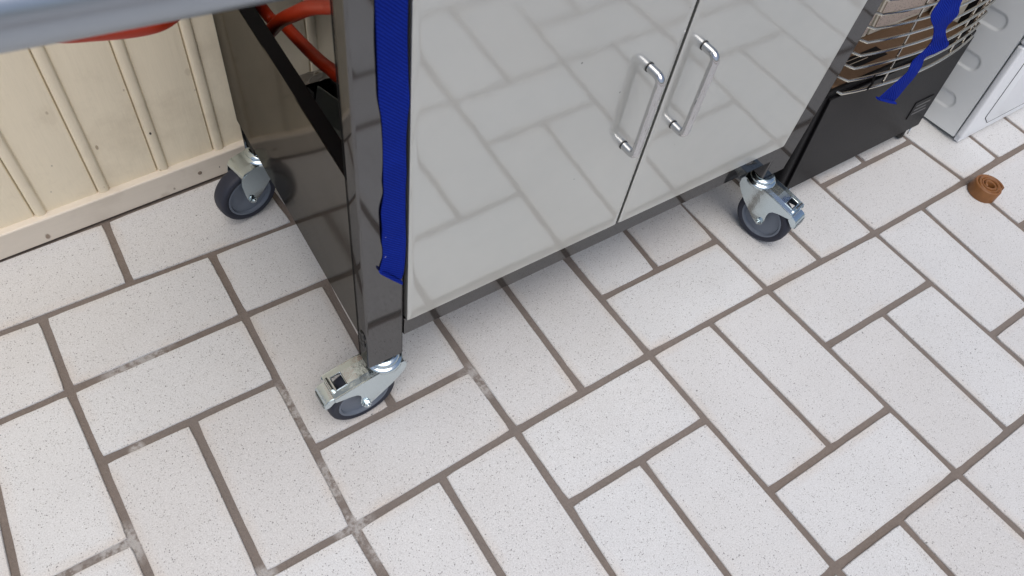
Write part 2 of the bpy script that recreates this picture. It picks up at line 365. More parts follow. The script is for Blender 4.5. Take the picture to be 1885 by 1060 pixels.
TILES = [
 (-0.9853, 0.1188, -0.7353, 0.1188, -0.7351, -0.0091, -0.9852, -0.0085),
 (-0.9852, -0.0085, -0.8601, -0.0087, -0.8600, -0.2381, -0.9851, -0.2380),
 (-0.8601, -0.0087, -0.7351, -0.0091, -0.7351, -0.2382, -0.8600, -0.2381),
 (-0.9851, -0.2380, -0.7351, -0.2382, -0.7350, -0.3581, -0.9852, -0.3580),
 (-0.9852, -0.3580, -0.8601, -0.3581, -0.8602, -0.6049, -0.9853, -0.6049),
 (-0.8601, -0.3581, -0.7350, -0.3581, -0.7350, -0.6049, -0.8602, -0.6049),
 (-0.9853, -0.6049, -0.7350, -0.6049, -0.7351, -0.7291, -0.9853, -0.7291),
 (-0.9853, -0.7291, -0.8603, -0.7291, -0.8604, -0.9713, -0.9855, -0.9714),
 (-0.8603, -0.7291, -0.7351, -0.7291, -0.7353, -0.9713, -0.8604, -0.9713),
 (-0.9855, -0.9714, -0.7353, -0.9713, -0.7354, -1.0924, -0.9855, -1.0925),
 (-0.9855, -1.0925, -0.8604, -1.0925, -0.8604, -1.3348, -0.9855, -1.3349),
 (-0.8604, -1.0925, -0.7354, -1.0924, -0.7353, -1.3348, -0.8604, -1.3348),
 (-0.9855, -1.3349, -0.7353, -1.3348, -0.7353, -1.4560, -0.9855, -1.4560),
 (-0.7353, 0.1188, -0.4872, 0.1228, -0.4871, -0.0145, -0.7351, -0.0091),
 (-0.7351, -0.0091, -0.4871, -0.0145, -0.4843, -0.1294, -0.7350, -0.1287),
 (-0.7350, -0.1287, -0.6101, -0.1291, -0.6102, -0.3579, -0.7350, -0.3581),
 (-0.6101, -0.1291, -0.4843, -0.1294, -0.4849, -0.3579, -0.6102, -0.3579),
 (-0.7350, -0.3581, -0.4849, -0.3579, -0.4842, -0.4816, -0.7349, -0.4818),
 (-0.7349, -0.4818, -0.6097, -0.4817, -0.6100, -0.7290, -0.7351, -0.7291),
 (-0.6097, -0.4817, -0.4842, -0.4816, -0.4849, -0.7289, -0.6100, -0.7290),
 (-0.7351, -0.7291, -0.4849, -0.7289, -0.4851, -0.8500, -0.7353, -0.8502),
 (-0.7353, -0.8502, -0.6102, -0.8501, -0.6103, -1.0924, -0.7354, -1.0924),
 (-0.6102, -0.8501, -0.4851, -0.8500, -0.4852, -1.0923, -0.6103, -1.0924),
 (-0.7354, -1.0924, -0.4852, -1.0923, -0.4852, -1.2135, -0.7354, -1.2136),
 (-0.7354, -1.2136, -0.6103, -1.2135, -0.6102, -1.4559, -0.7353, -1.4560),
 (-0.6103, -1.2135, -0.4852, -1.2135, -0.4850, -1.4558, -0.6102, -1.4559),
 (-0.7353, -1.4560, -0.4850, -1.4558, -0.4850, -1.5770, -0.7353, -1.5771),
 (-0.4872, 0.1228, -0.2360, 0.1193, -0.2364, -0.0109, -0.4871, -0.0145),
 (-0.4871, -0.0145, -0.3400, -0.0123, -0.3534, -0.2386, -0.4872, -0.2375),
 (-0.3400, -0.0123, -0.2364, -0.0109, -0.2303, -0.2397, -0.3534, -0.2386),
 (-0.4872, -0.2375, -0.2303, -0.2397, -0.2273, -0.3563, -0.4849, -0.3579),
 (-0.4849, -0.3579, -0.3570, -0.3578, -0.3593, -0.6047, -0.4845, -0.6048),
 (-0.3570, -0.3578, -0.2273, -0.3563, -0.2341, -0.6045, -0.3593, -0.6047),
 (-0.4845, -0.6048, -0.2341, -0.6045, -0.2344, -0.7286, -0.4849, -0.7289),
 (-0.4849, -0.7289, -0.3597, -0.7288, -0.3601, -0.9710, -0.4852, -0.9711),
 (-0.3597, -0.7288, -0.2344, -0.7286, -0.2350, -0.9709, -0.3601, -0.9710),
 (-0.4852, -0.9711, -0.2350, -0.9709, -0.2349, -1.0921, -0.4852, -1.0923),
 (-0.4852, -1.0923, -0.3601, -1.0922, -0.3599, -1.3346, -0.4851, -1.3346),
 (-0.3601, -1.0922, -0.2349, -1.0921, -0.2347, -1.3345, -0.3599, -1.3346),
 (-0.4851, -1.3346, -0.2347, -1.3345, -0.2346, -1.4557, -0.4850, -1.4558),
 (-0.2360, 0.1193, 0.0005, 0.1192, -0.0000, -0.0080, -0.2364, -0.0109),
 (-0.2364, -0.0109, -0.0000, -0.0080, -0.0010, -0.1276, -0.2334, -0.1260),
 (-0.2334, -0.1260, -0.1193, -0.1268, -0.1191, -0.3579, -0.2273, -0.3563),
 (-0.1193, -0.1268, -0.0010, -0.1276, -0.0030, -0.3597, -0.1191, -0.3579),
 (-0.2273, -0.3563, -0.0030, -0.3597, 0.0014, -0.4814, -0.2329, -0.4811),
 (-0.2329, -0.4811, -0.1167, -0.4815, -0.1143, -0.7284, -0.2344, -0.7286),
 (-0.1167, -0.4815, 0.0014, -0.4814, 0.0046, -0.7282, -0.1143, -0.7284),
 (-0.2344, -0.7286, 0.0046, -0.7282, 0.0019, -0.8494, -0.2348, -0.8497),
 (-0.2348, -0.8497, -0.1159, -0.8496, -0.1161, -1.0919, -0.2349, -1.0921),
 (-0.1159, -0.8496, 0.0019, -0.8494, 0.0027, -1.0918, -0.1161, -1.0919),
 (-0.2349, -1.0921, 0.0027, -1.0918, 0.0031, -1.2130, -0.2348, -1.2133),
 (-0.2348, -1.2133, -0.1158, -1.2131, -0.1155, -1.4556, -0.2346, -1.4557),
 (-0.1158, -1.2131, 0.0031, -1.2130, 0.0034, -1.4555, -0.1155, -1.4556),
 (-0.2346, -1.4557, 0.0034, -1.4555, 0.0033, -1.5768, -0.2345, -1.5769),
 (0.0005, 0.1192, 0.2422, 0.1189, 0.2366, -0.0077, -0.0000, -0.0080),
 (-0.0000, -0.0080, 0.1245, -0.0078, 0.1152, -0.2408, -0.0020, -0.2414),
 (0.1245, -0.0078, 0.2366, -0.0077, 0.2383, -0.2400, 0.1152, -0.2408),
 (-0.0020, -0.2414, 0.2383, -0.2400, 0.2420, -0.3538, -0.0030, -0.3597),
 (-0.0030, -0.3597, 0.1214, -0.3567, 0.1216, -0.6045, 0.0127, -0.6036),
 (0.1214, -0.3567, 0.2420, -0.3538, 0.2410, -0.6028, 0.1216, -0.6045),
 (0.0127, -0.6036, 0.2410, -0.6028, 0.2358, -0.7286, 0.0046, -0.7282),
 (0.0046, -0.7282, 0.1230, -0.7283, 0.1259, -0.9704, 0.0021, -0.9706),
 (0.1230, -0.7283, 0.2358, -0.7286, 0.2461, -0.9702, 0.1259, -0.9704),
 (0.0021, -0.9706, 0.2461, -0.9702, 0.2479, -1.0914, 0.0027, -1.0918),
 (0.0027, -1.0918, 0.1273, -1.0916, 0.1279, -1.3342, 0.0033, -1.3343),
 (0.1273, -1.0916, 0.2479, -1.0914, 0.2473, -1.3341, 0.1279, -1.3342),
 (0.0033, -1.3343, 0.2473, -1.3341, 0.2467, -1.4554, 0.0034, -1.4555),
 (0.2422, 0.1189, 0.4853, 0.1196, 0.4825, -0.0077, 0.2366, -0.0077),
 (0.2366, -0.0077, 0.4825, -0.0077, 0.4767, -0.1281, 0.2383, -0.1278),
 (0.2383, -0.1278, 0.3604, -0.1273, 0.3596, -0.3533, 0.2420, -0.3538),
 (0.3604, -0.1273, 0.4767, -0.1281, 0.4846, -0.3528, 0.3596, -0.3533),
 (0.2420, -0.3538, 0.4846, -0.3528, 0.4892, -0.4775, 0.2439, -0.4750),
 (0.2439, -0.4750, 0.3673, -0.4762, 0.3682, -0.7264, 0.2358, -0.7286),
 (0.3673, -0.4762, 0.4892, -0.4775, 0.4985, -0.7242, 0.3682, -0.7264),
 (0.2358, -0.7286, 0.4985, -0.7242, 0.5001, -0.8482, 0.2413, -0.8491),
 (0.2413, -0.8491, 0.3710, -0.8484, 0.3782, -1.0913, 0.2479, -1.0914),
 (0.3710, -0.8484, 0.5001, -0.8482, 0.5058, -1.0912, 0.3782, -1.0913),
 (0.2479, -1.0914, 0.5058, -1.0912, 0.5020, -1.2125, 0.2478, -1.2128),
 (0.2478, -1.2128, 0.3759, -1.2126, 0.3731, -1.4553, 0.2467, -1.4554),
 (0.3759, -1.2126, 0.5020, -1.2125, 0.4979, -1.4553, 0.3731, -1.4553),
 (0.2467, -1.4554, 0.4979, -1.4553, 0.4967, -1.5767, 0.2462, -1.5767),
 (0.4853, 0.1196, 0.7374, 0.1196, 0.7333, -0.0076, 0.4825, -0.0077),
 (0.4825, -0.0077, 0.6055, -0.0075, 0.5979, -0.2367, 0.4805, -0.2360),
 (0.6055, -0.0075, 0.7333, -0.0076, 0.7297, -0.2376, 0.5979, -0.2367),
 (0.4805, -0.2360, 0.7297, -0.2376, 0.7357, -0.3559, 0.4846, -0.3528),
 (0.4846, -0.3528, 0.6065, -0.3543, 0.6216, -0.6049, 0.4940, -0.6037),
 (0.6065, -0.3543, 0.7357, -0.3559, 0.7500, -0.6062, 0.6216, -0.6049),
 (0.4940, -0.6037, 0.7500, -0.6062, 0.7569, -0.7290, 0.4985, -0.7242),
 (0.4985, -0.7242, 0.6266, -0.7266, 0.6358, -0.9692, 0.5140, -0.9697),
 (0.6266, -0.7266, 0.7569, -0.7290, 0.7767, -0.9687, 0.6358, -0.9692),
 (0.5140, -0.9697, 0.7767, -0.9687, 0.7641, -1.0909, 0.5058, -1.0912),
 (0.5058, -1.0912, 0.6316, -1.0910, 0.6258, -1.3339, 0.4995, -1.3339),
 (0.6316, -1.0910, 0.7641, -1.0909, 0.7557, -1.3340, 0.6258, -1.3339),
 (0.4995, -1.3339, 0.7557, -1.3340, 0.7538, -1.4554, 0.4979, -1.4553),
 (0.7374, 0.1196, 0.9955, 0.1193, 0.9936, -0.0080, 0.7333, -0.0076),
 (0.7333, -0.0076, 0.9936, -0.0080, 0.9937, -0.1276, 0.7241, -0.1270),
 (0.7241, -0.1270, 0.8551, -0.1281, 0.8634, -0.3588, 0.7357, -0.3559),
 (0.8551, -0.1281, 0.9937, -0.1276, 1.0007, -0.3619, 0.8634, -0.3588),
 (0.7357, -0.3559, 1.0007, -0.3619, 1.0058, -0.4844, 0.7429, -0.4813),
 (0.7429, -0.4813, 0.8773, -0.4829, 0.8851, -0.7290, 0.7569, -0.7290),
 (0.8773, -0.4829, 1.0058, -0.4844, 1.0158, -0.7290, 0.8851, -0.7290),
 (0.7569, -0.7290, 1.0158, -0.7290, 1.0108, -0.8502, 0.7668, -0.8483),
 (0.7668, -0.8483, 0.8877, -0.8496, 0.8917, -1.0913, 0.7641, -1.0909),
 (0.8877, -0.8496, 1.0108, -0.8502, 1.0121, -1.0919, 0.8917, -1.0913),
 (0.7641, -1.0909, 1.0121, -1.0919, 1.0111, -1.2131, 0.7587, -1.2125),
 (0.7587, -1.2125, 0.8883, -1.2128, 0.8844, -1.4555, 0.7538, -1.4554),
 (0.8883, -1.2128, 1.0111, -1.2131, 1.0089, -1.4557, 0.8844, -1.4555),
 (0.7538, -1.4554, 1.0089, -1.4557, 1.0080, -1.5769, 0.7525, -1.5767),
 (0.9955, 0.1193, 1.2561, 0.1190, 1.2538, -0.0084, 0.9936, -0.0080),
 (0.9936, -0.0080, 1.1194, -0.0083, 1.1206, -0.2366, 0.9941, -0.2363),
 (1.1194, -0.0083, 1.2538, -0.0084, 1.2558, -0.2370, 1.1206, -0.2366),
 (0.9941, -0.2363, 1.2558, -0.2370, 1.2688, -0.3617, 1.0007, -0.3619),
 (1.0007, -0.3619, 1.1324, -0.3618, 1.1288, -0.6062, 1.0108, -0.6077),
 (1.1324, -0.3618, 1.2688, -0.3617, 1.2714, -0.6043, 1.1288, -0.6062),
 (1.0108, -0.6077, 1.2714, -0.6043, 1.2665, -0.7294, 1.0158, -0.7290),
 (1.0158, -0.7290, 1.1317, -0.7297, 1.1324, -0.9714, 1.0117, -0.9709),
 (1.1317, -0.7297, 1.2665, -0.7294, 1.2656, -0.9716, 1.1324, -0.9714),
 (1.0117, -0.9709, 1.2656, -0.9716, 1.2657, -1.0926, 1.0121, -1.0919),
 (1.0121, -1.0919, 1.1326, -1.0924, 1.1318, -1.3346, 1.0099, -1.3344),
 (1.1326, -1.0924, 1.2657, -1.0926, 1.2654, -1.3348, 1.1318, -1.3346),
 (1.0099, -1.3344, 1.2654, -1.3348, 1.2651, -1.4560, 1.0089, -1.4557),
 (1.2561, 0.1190, 1.5058, 0.1191, 1.5073, -0.0080, 1.2538, -0.0084),
 (1.2538, -0.0084, 1.5073, -0.0080, 1.5088, -0.1276, 1.2445, -0.1289),
 (1.2445, -0.1289, 1.3873, -0.1273, 1.3892, -0.3575, 1.2688, -0.3617),
 (1.3873, -0.1273, 1.5088, -0.1276, 1.5111, -0.3580, 1.3892, -0.3575),
 (1.2688, -0.3617, 1.5111, -0.3580, 1.5112, -0.4822, 1.2701, -0.4855),
 (1.2701, -0.4855, 1.3876, -0.4828, 1.3876, -0.7295, 1.2665, -0.7294),
 (1.3876, -0.4828, 1.5112, -0.4822, 1.5113, -0.7296, 1.3876, -0.7295),
 (1.2665, -0.7294, 1.5113, -0.7296, 1.5110, -0.8507, 1.2656, -0.8506),
 (1.2656, -0.8506, 1.3868, -0.8507, 1.3865, -1.0927, 1.2657, -1.0926),
 (1.3868, -0.8507, 1.5110, -0.8507, 1.5109, -1.0928, 1.3865, -1.0927),
 (1.2657, -1.0926, 1.5109, -1.0928, 1.5109, -1.2139, 1.2656, -1.2137),
 (1.2656, -1.2137, 1.3865, -1.2138, 1.3862, -1.4561, 1.2651, -1.4560),
 (1.3865, -1.2138, 1.5109, -1.2139, 1.5107, -1.4561, 1.3862, -1.4561),
 (1.2651, -1.4560, 1.5107, -1.4561, 1.5106, -1.5773, 1.2647, -1.5771),
 (1.5058, 0.1191, 1.7564, 0.1191, 1.7569, -0.0082, 1.5073, -0.0080),
 (1.5073, -0.0080, 1.6320, -0.0082, 1.6335, -0.2379, 1.5091, -0.2378),
 (1.6320, -0.0082, 1.7569, -0.0082, 1.7581, -0.2379, 1.6335, -0.2379),
 (1.5091, -0.2378, 1.7581, -0.2379, 1.7588, -0.3581, 1.5111, -0.3580),
 (1.5111, -0.3580, 1.6345, -0.3582, 1.6353, -0.6054, 1.5114, -0.6055),
 (1.6345, -0.3582, 1.7588, -0.3581, 1.7595, -0.6053, 1.6353, -0.6054),
 (1.5114, -0.6055, 1.7595, -0.6053, 1.7597, -0.7295, 1.5113, -0.7296),
 (1.5113, -0.7296, 1.6354, -0.7296, 1.6354, -0.9718, 1.5109, -0.9718),
 (1.6354, -0.7296, 1.7597, -0.7295, 1.7599, -0.9717, 1.6354, -0.9718),
 (1.5109, -0.9718, 1.7599, -0.9717, 1.7599, -1.0929, 1.5109, -1.0928),
 (1.5109, -1.0928, 1.6354, -1.0928, 1.6353, -1.3351, 1.5108, -1.3350),
 (1.6354, -1.0928, 1.7599, -1.0929, 1.7600, -1.3351, 1.6353, -1.3351),
 (1.5108, -1.3350, 1.7600, -1.3351, 1.7599, -1.4562, 1.5107, -1.4561),
 (1.7564, 0.1191, 2.0067, 0.1191, 2.0070, -0.0082, 1.7569, -0.0082),
 (1.7569, -0.0082, 2.0070, -0.0082, 2.0074, -0.1279, 1.7575, -0.1279),
 (1.7575, -0.1279, 1.8824, -0.1279, 1.8834, -0.3581, 1.7588, -0.3581),
 (1.8824, -0.1279, 2.0074, -0.1279, 2.0081, -0.3580, 1.8834, -0.3581),
 (1.7588, -0.3581, 2.0081, -0.3580, 2.0084, -0.4819, 1.7592, -0.4820),
 (1.7592, -0.4820, 1.8837, -0.4819, 1.8842, -0.7294, 1.7597, -0.7295),
 (1.8837, -0.4819, 2.0084, -0.4819, 2.0089, -0.7294, 1.8842, -0.7294),
 (1.7597, -0.7295, 2.0089, -0.7294, 2.0091, -0.8505, 1.7598, -0.8506),
 (1.7598, -0.8506, 1.8844, -0.8506, 1.8846, -1.0928, 1.7599, -1.0929),
 (1.8844, -0.8506, 2.0091, -0.8505, 2.0093, -1.0928, 1.8846, -1.0928),
 (1.7599, -1.0929, 2.0093, -1.0928, 2.0093, -1.2140, 1.7600, -1.2140),
 (1.7600, -1.2140, 1.8846, -1.2140, 1.8846, -1.4563, 1.7599, -1.4562),
 (1.8846, -1.2140, 2.0093, -1.2140, 2.0094, -1.4563, 1.8846, -1.4563),
 (1.7599, -1.4562, 2.0094, -1.4563, 2.0094, -1.5775, 1.7599, -1.5774),
 (2.0067, 0.1191, 2.2569, 0.1191, 2.2571, -0.0081, 2.0070, -0.0082),
 (2.0070, -0.0082, 2.1321, -0.0082, 2.1326, -0.2378, 2.0077, -0.2379),
 (2.1321, -0.0082, 2.2571, -0.0081, 2.2576, -0.2378, 2.1326, -0.2378),
 (2.0077, -0.2379, 2.2576, -0.2378, 2.2578, -0.3579, 2.0081, -0.3580),
 (2.0081, -0.3580, 2.1329, -0.3579, 2.1334, -0.6051, 2.0087, -0.6051),
 (2.1329, -0.3579, 2.2578, -0.3579, 2.2582, -0.6050, 2.1334, -0.6051),
 (2.0087, -0.6051, 2.2582, -0.6050, 2.2584, -0.7293, 2.0089, -0.7294),
 (2.0089, -0.7294, 2.1336, -0.7293, 2.1339, -0.9716, 2.0092, -0.9717),
 (2.1336, -0.7293, 2.2584, -0.7293, 2.2587, -0.9716, 2.1339, -0.9716),
 (2.0092, -0.9717, 2.2587, -0.9716, 2.2588, -1.0928, 2.0093, -1.0928),
 (2.0093, -1.0928, 2.1340, -1.0928, 2.1341, -1.3351, 2.0094, -1.3351),
 (2.1340, -1.0928, 2.2588, -1.0928, 2.2589, -1.3351, 2.1341, -1.3351),
 (2.0094, -1.3351, 2.2589, -1.3351, 2.2590, -1.4563, 2.0094, -1.4563),
 (-1.1105, 0.2402, -0.8603, 0.2401, -0.8602, 0.1187, -1.1104, 0.1189),
 (-0.8603, 0.2401, -0.6107, 0.2410, -0.6110, 0.1197, -0.8602, 0.1187),
 (-0.6107, 0.2410, -0.3599, 0.2405, -0.3576, 0.1186, -0.6110, 0.1197),
 (-0.3599, 0.2405, -0.1131, 0.2497, -0.1169, 0.1192, -0.3576, 0.1186),
 (-0.1131, 0.2497, 0.1212, 0.2626, 0.1346, 0.1166, -0.1169, 0.1192),
 (0.1212, 0.2626, 0.3653, 0.2760, 0.3641, 0.1194, 0.1346, 0.1166),
 (0.3653, 0.2760, 0.6110, 0.2895, 0.6087, 0.1196, 0.3641, 0.1194),
 (0.6110, 0.2895, 0.8710, 0.3038, 0.8686, 0.1194, 0.6087, 0.1196),
 (0.8710, 0.3038, 1.1211, 0.3175, 1.1204, 0.1191, 0.8686, 0.1194),
 (1.1211, 0.3175, 1.3794, 0.3317, 1.3797, 0.1191, 1.1204, 0.1191),
 (1.3794, 0.3317, 1.6307, 0.3455, 1.6312, 0.1191, 1.3797, 0.1191),
 (1.6307, 0.3455, 1.8813, 0.3593, 1.8816, 0.1191, 1.6312, 0.1191),
 (1.8813, 0.3593, 2.1316, 0.3730, 2.1318, 0.1191, 1.8816, 0.1191),
 (2.1316, 0.3730, 2.3818, 0.3868, 2.3819, 0.1192, 2.1318, 0.1191),
]

# ------------------------------------------------------------------ floor: mortar bed with every tile its own object
bm = bmesh.new(); grid(bm, lambda u, v: Vector((-1.3 + 4.1 * u, -1.9 + 2.3 * v, -.0028)), 82, 46)
floor = tag(obj('floor', bm, MORTAR, smooth=False), kind='structure')
bm = bmesh.new(); grid(bm, lambda u, v: Vector((-14 + 28 * u, -14 + 28 * v, -.012)), 4, 4)
ground = tag(obj('ground', bm, m_paint('pale_concrete', sRGB(186, 183, 180), sRGB(200, 197, 194), .8, .2, .2, .001, 12, (1, 1, 1), True), smooth=False), kind='structure')
def make_tile(p):
    pts = [Vector((p[2 * i], p[2 * i + 1], 0)) for i in range(4)]
    c = sum(pts, Vector()) / 4
    j = [.0052 + random.uniform(-.0008, .0006) for _ in range(4)]
    def inset(P, d):
        out = []; n = 4
        area = sum(P[i].x * P[(i + 1) % 4].y - P[(i + 1) % 4].x * P[i].y for i in range(4))
        s = 1 if area > 0 else -1
        for i in range(n):
            a, b, q = P[i - 1], P[i], P[(i + 1) % n]
            e1 = (b - a).normalized(); e2 = (q - b).normalized()
            n1 = Vector((-e1.y, e1.x, 0)) * s; n2 = Vector((-e2.y, e2.x, 0)) * s
            A1 = a + n1 * d[i - 1]; A2 = b + n2 * d[i]
            den = e1.x * e2.y - e1.y * e2.x
            t = ((A2 - A1).x * e2.y - (A2 - A1).y * e2.x) / den
            out.append(A1 + e1 * t)
        return out
    base = [q - c for q in inset(pts, j)]
    z = random.uniform(-.0002, .0003)
    N = 10
    def ring(P, zz, wob=0, cr=.0):
        out = []
        for i in range(4):
            a, b = P[i], P[(i + 1) % 4]; L = (b - a).length; nrm = Vector((-(b - a).y, (b - a).x, 0)).normalized()
            for k in range(N):
                t = k / N; q = a.lerp(b, t)
                if k == 0:
                    pv = P[i - 1]; q = a + ((b - a).normalized() + (pv - a).normalized()) * cr
                w = (noise.noise((q + c) * 38) * .6 + noise.noise((q + c) * 120) * .4) * wob
                out.append(q + nrm * w + Vector((0, 0, zz)))
        return out
    bm = bmesh.new(); lay = bm.verts.layers.float.new('edge')
    R0 = ring(base, -.007, .0007, .001); R1 = ring(base, z - .0011, .0007, .001)
    R2 = ring(inset(base, [.0009] * 4), z, .0005, .0008); R3 = ring(inset(base, [.014] * 4), z)
    vs = []
    for rr, e in ((R0, 1), (R1, 1), (R2, 1), (R3, 0)):
        row = [bm.verts.new(q) for q in rr]
        for v in row: v[lay] = e
        vs.append(row)
    n = 4 * N
    for A, B in zip(vs, vs[1:]):
        for k in range(n): bm.faces.new((A[k], A[(k + 1) % n], B[(k + 1) % n], B[k]))
    bm.faces.new(vs[-1])
    return obj('tile', bm, TILE, floor, smooth=False, loc=c)
for p in TILES: make_tile(p)

# ------------------------------------------------------------------ timber wall
WY = R(3.1448)
wall = tag(empty('timber_wall', (-.2601, .2396, 0), (0, 0, WY)), 'cream painted tongue and groove timber wall with a low baseboard behind the cart', 'wall')
pitch = .0885
def board_mesh():
    prof = [(-.0082, 0.008), (-.0080, .0035), (-.0076, .0000), (-.0064, -.0028), (-.0040, -.0040), (.0040, -.0040), (.0062, -.0028), (.0074, .0000), (.0080, .0008), (.0084, .0010), (.0090, .0004), (.0100, .0000),
            (pitch - .0105, .0000), (pitch - .0092, .0012), (pitch - .0084, .0045), (pitch - .0083, .008)]
    bm = bmesh.new(); rows = []
    for z in (0, .3, .6, 2.3):
        rows.append([bm.verts.new((x, y, z)) for x, y in prof])
    for A, B in zip(rows, rows[1:]):
        for k in range(len(prof) - 1): bm.faces.new((A[k], A[k + 1], B[k + 1], B[k]))
    back = [[bm.verts.new((x, .014, z)) for x in (prof[0][0], prof[-1][0])] for z in (0, 2.3)]
    bm.faces.new([*rows[0], back[0][1], back[0][0]]); bm.faces.new([*rows[-1], back[1][1], back[1][0]][::-1])
    bmesh.ops.recalc_face_normals(bm, faces=bm.faces)
    me = bpy.data.meshes.new('board'); bm.to_mesh(me); bm.free(); me.materials.append(CREAM); me.shade_smooth(); me.set_sharp_from_angle(angle=R(40))
    return me
bme = board_mesh()
for k in range(-9, 31):
    o = bpy.data.objects.new('board', bme); o.location = (.1655 + pitch * k, .0125 + random.uniform(-.0006, .0006), .044); link(o, wall)
obj('backing', BX(-.75, 2.95, .0275, .12, .0, 2.34), CREAM2, wall, False)
bm = BX(-.75, 2.95, .0, .0285 - .002, .0015, .0475, .003, 3)
obj('baseboard', bm, CREAM2, wall)
for s, zz in ((.301, .0245),):
    bm = bmesh.new(); lathe(bm, [(0, .0012), (.0028, .0009), (.0034, 0), (.0034, -.002)], 14, Matrix.Rotation(R(90), 4, 'X'))
    obj('screw_head', bm, m_paint('painted_screw', sRGB(110, 98, 86), sRGB(130, 118, 104), .5), wall, loc=(s, -.0002, zz))

# ------------------------------------------------------------------ barbecue cart
CL = Vector((.455, -.03, 0))
cart = tag(empty('barbecue_cart', CL), 'dark polished metal barbecue cart with two pale steel doors and chrome handles on castors', 'barbecue cart')
INV = Matrix.Translation(-CL)
def cp(name, bm, m, parent=None, **k):
    o = obj(name, bm, m, parent or cart, **k)
    if parent is None: o.matrix_parent_inverse = INV
    return o
def leg(x0, x1, y0, y1, skew=0):
    bm = BX(x0, x1, y0, y1, .1205, .685, .0028, 3)
    return cp('leg', bm, NICKEL, angle=50)
# front left leg gets a folded seam on its side face: post and a narrower return behind it
lf = leg(.0865, .1342, -.2325, -.210)
leg(.7762, .8265, -.2315, -.2095)
lb = cp('leg', BX(.0995, .1425, .1800, .1815, .1205, .685), NICKEL)
cp('channel_shade', BX(.1030, .1425, .152, .1795, .1285, .685, .001, 1), BLACK_PAINT_SHADE, lb)  # black block: shade inside the open leg channel, put into colour
leg(.778, .8265, .150, .178)
bm = bmesh.new(); box(bm, .0858, .0866, -.2115, -.2103, .125, .684)
cp('seam', bm, GAP, lf)
for zz in (.186, .169):
    bm = bmesh.new()
    lathe(bm, [(0, .0002), (.0035, .0004), (.0052, .0014), (.0064, .0012), (.0068, 0), (.0068, -.002)], 20, Matrix.Translation((.0863, -.2215, zz)) @ Matrix.Rotation(R(-90), 4, 'Y') @ Matrix.Diagonal((1, 1, 1, 1)))
    cp('leg_plug', bm, BLACKRUB, lf)
# bottom rails
cp('front_rail', BX(.1352, .7755, -.2318, -.205, .1625, .1965, .0015, 2), NICKEL)
cp('back_rail', BX(.1375, .7775, .152, .170, .165, .226, .001, 1), BLACK_PAINT_SHADE)
bm = bmesh.new()
g = grid(bm, lambda u, v: Vector((.138 + .64 * u, .150 + .022 * v, .2285 + .0016 * noise.noise(Vector((u * 90, v * 5, 0))) + .0012 * (1 - abs(2 * v - 1)))), 160, 6)
cp('foil_edge', bm, CHROME)
cp('bottom_shelf', BX(.0985, .818, -.2035, .1495, .170, .1765, .001, 1), BLACK_PAINT_SHADE)
# inside liner behind the doors
cp('door_frame', BX(.1355, .7755, -.2265, -.2105, .1985, .684), GAP)
cp('unseen_top_frame', BX(.0865, .8265, -.2325, .178, .687, .715, .003, 2), NICKEL)  # unseen top, added to keep light out of the cart's interior
cp('firebox', BX(.06, .853, -.245, .19, .7165, .80, .012, 3), BLACK_PAINT_SHADE)

def make_door(x0, x1, z0, z1, yf):
    nu, nv = 60, 90
    rx, rz, dep = .0065, .0012, .0011
    def ease(u, r, L):
        # denser near the ends
        return L * (u - math.sin(2 * math.pi * u) / (2 * math.pi) * .82)
    def fn(u, v):
        ex = ease(u, rx, x1 - x0); ez = ease(v, rz, z1 - z0)
        x, z = x0 + ex, z0 + ez
        dx = min(ex, x1 - x0 - ex); dz = min(ez, z1 - z0 - ez)
        y = yf
        if dx < rx: y += dep * (1 - math.sqrt(max(0, 1 - ((rx - dx) / rx) ** 2)))
        if dz < rz: y += .0006 * (1 - math.sqrt(max(0, 1 - ((rz - dz) / rz) ** 2)))
        y += -.0004 * math.sin(math.pi * ex / (x1 - x0)) * math.sin(math.pi * ez / (z1 - z0))
        return Vector((x, y, z))
    bm = bmesh.new(); g = grid(bm, fn, nu, nv)
    bd = [g[i][0] for i in range(nu + 1)] + [g[nu][j] for j in range(1, nv + 1)] + [g[i][nv] for i in range(nu - 1, -1, -1)] + [g[0][j] for j in range(nv - 1, 0, -1)]
    bk = [bm.verts.new((v.co.x, -.2272, v.co.z)) for v in bd]
    n = len(bd)
    for k in range(n): bm.faces.new((bd[k], bd[(k + 1) % n], bk[(k + 1) % n], bk[k]))
    bm.faces.new(bk)
    return cp('door', bm, DOOR, angle=45)
d1 = make_door(.1372, .4494, .2000, .684, -.2372)
d2 = make_door(.4540, .7748, .2000, .684, -.2372)
def handle(x, z0, z1, door):
    y0, y1 = -.2370, -.2575
    bm = bmesh.new()
    pts = fillet([(x, y0, z1), (x, y1, z1), (x, y1, z0), (x, y0, z0)], .0085, 8)
    tube(bm, pts, .0050, 20)
    me = obj('handle', bm, CHROME, door)
    bm = bmesh.new()
    for z in (z0, z1):
        for y, r, mi in ((y0 - .0002, .0056, 0),):
            lathe(bm, [(0, .0), (r, .0), (r, .0012), (0, .0012)], 24, Matrix.Translation((x, y, z)) @ Matrix.Rotation(R(90), 4, 'X'))
    for f in bm.faces: f.material_index = 0
    rg = bmesh.new(); 
    # rings are joined into the handle mesh with their own material slot
    hm = me.data; hm.materials.append(BLACKRUB)
    b2 = bmesh.new(); b2.from_mesh(hm); tmp = bpy.data.meshes.new('ring_tmp'); bmesh.ops.recalc_face_normals(bm, faces=bm.faces)
    for f in bm.faces: f.material_index = 1
    bm.to_mesh(tmp); b2.from_mesh(tmp); b2.to_mesh(hm); b2.free(); bm.free(); bpy.data.meshes.remove(tmp); rg.free()
    return me
handle(.4112, .3640, .4735, d1); handle(.4862, .3640, .4760, d2)

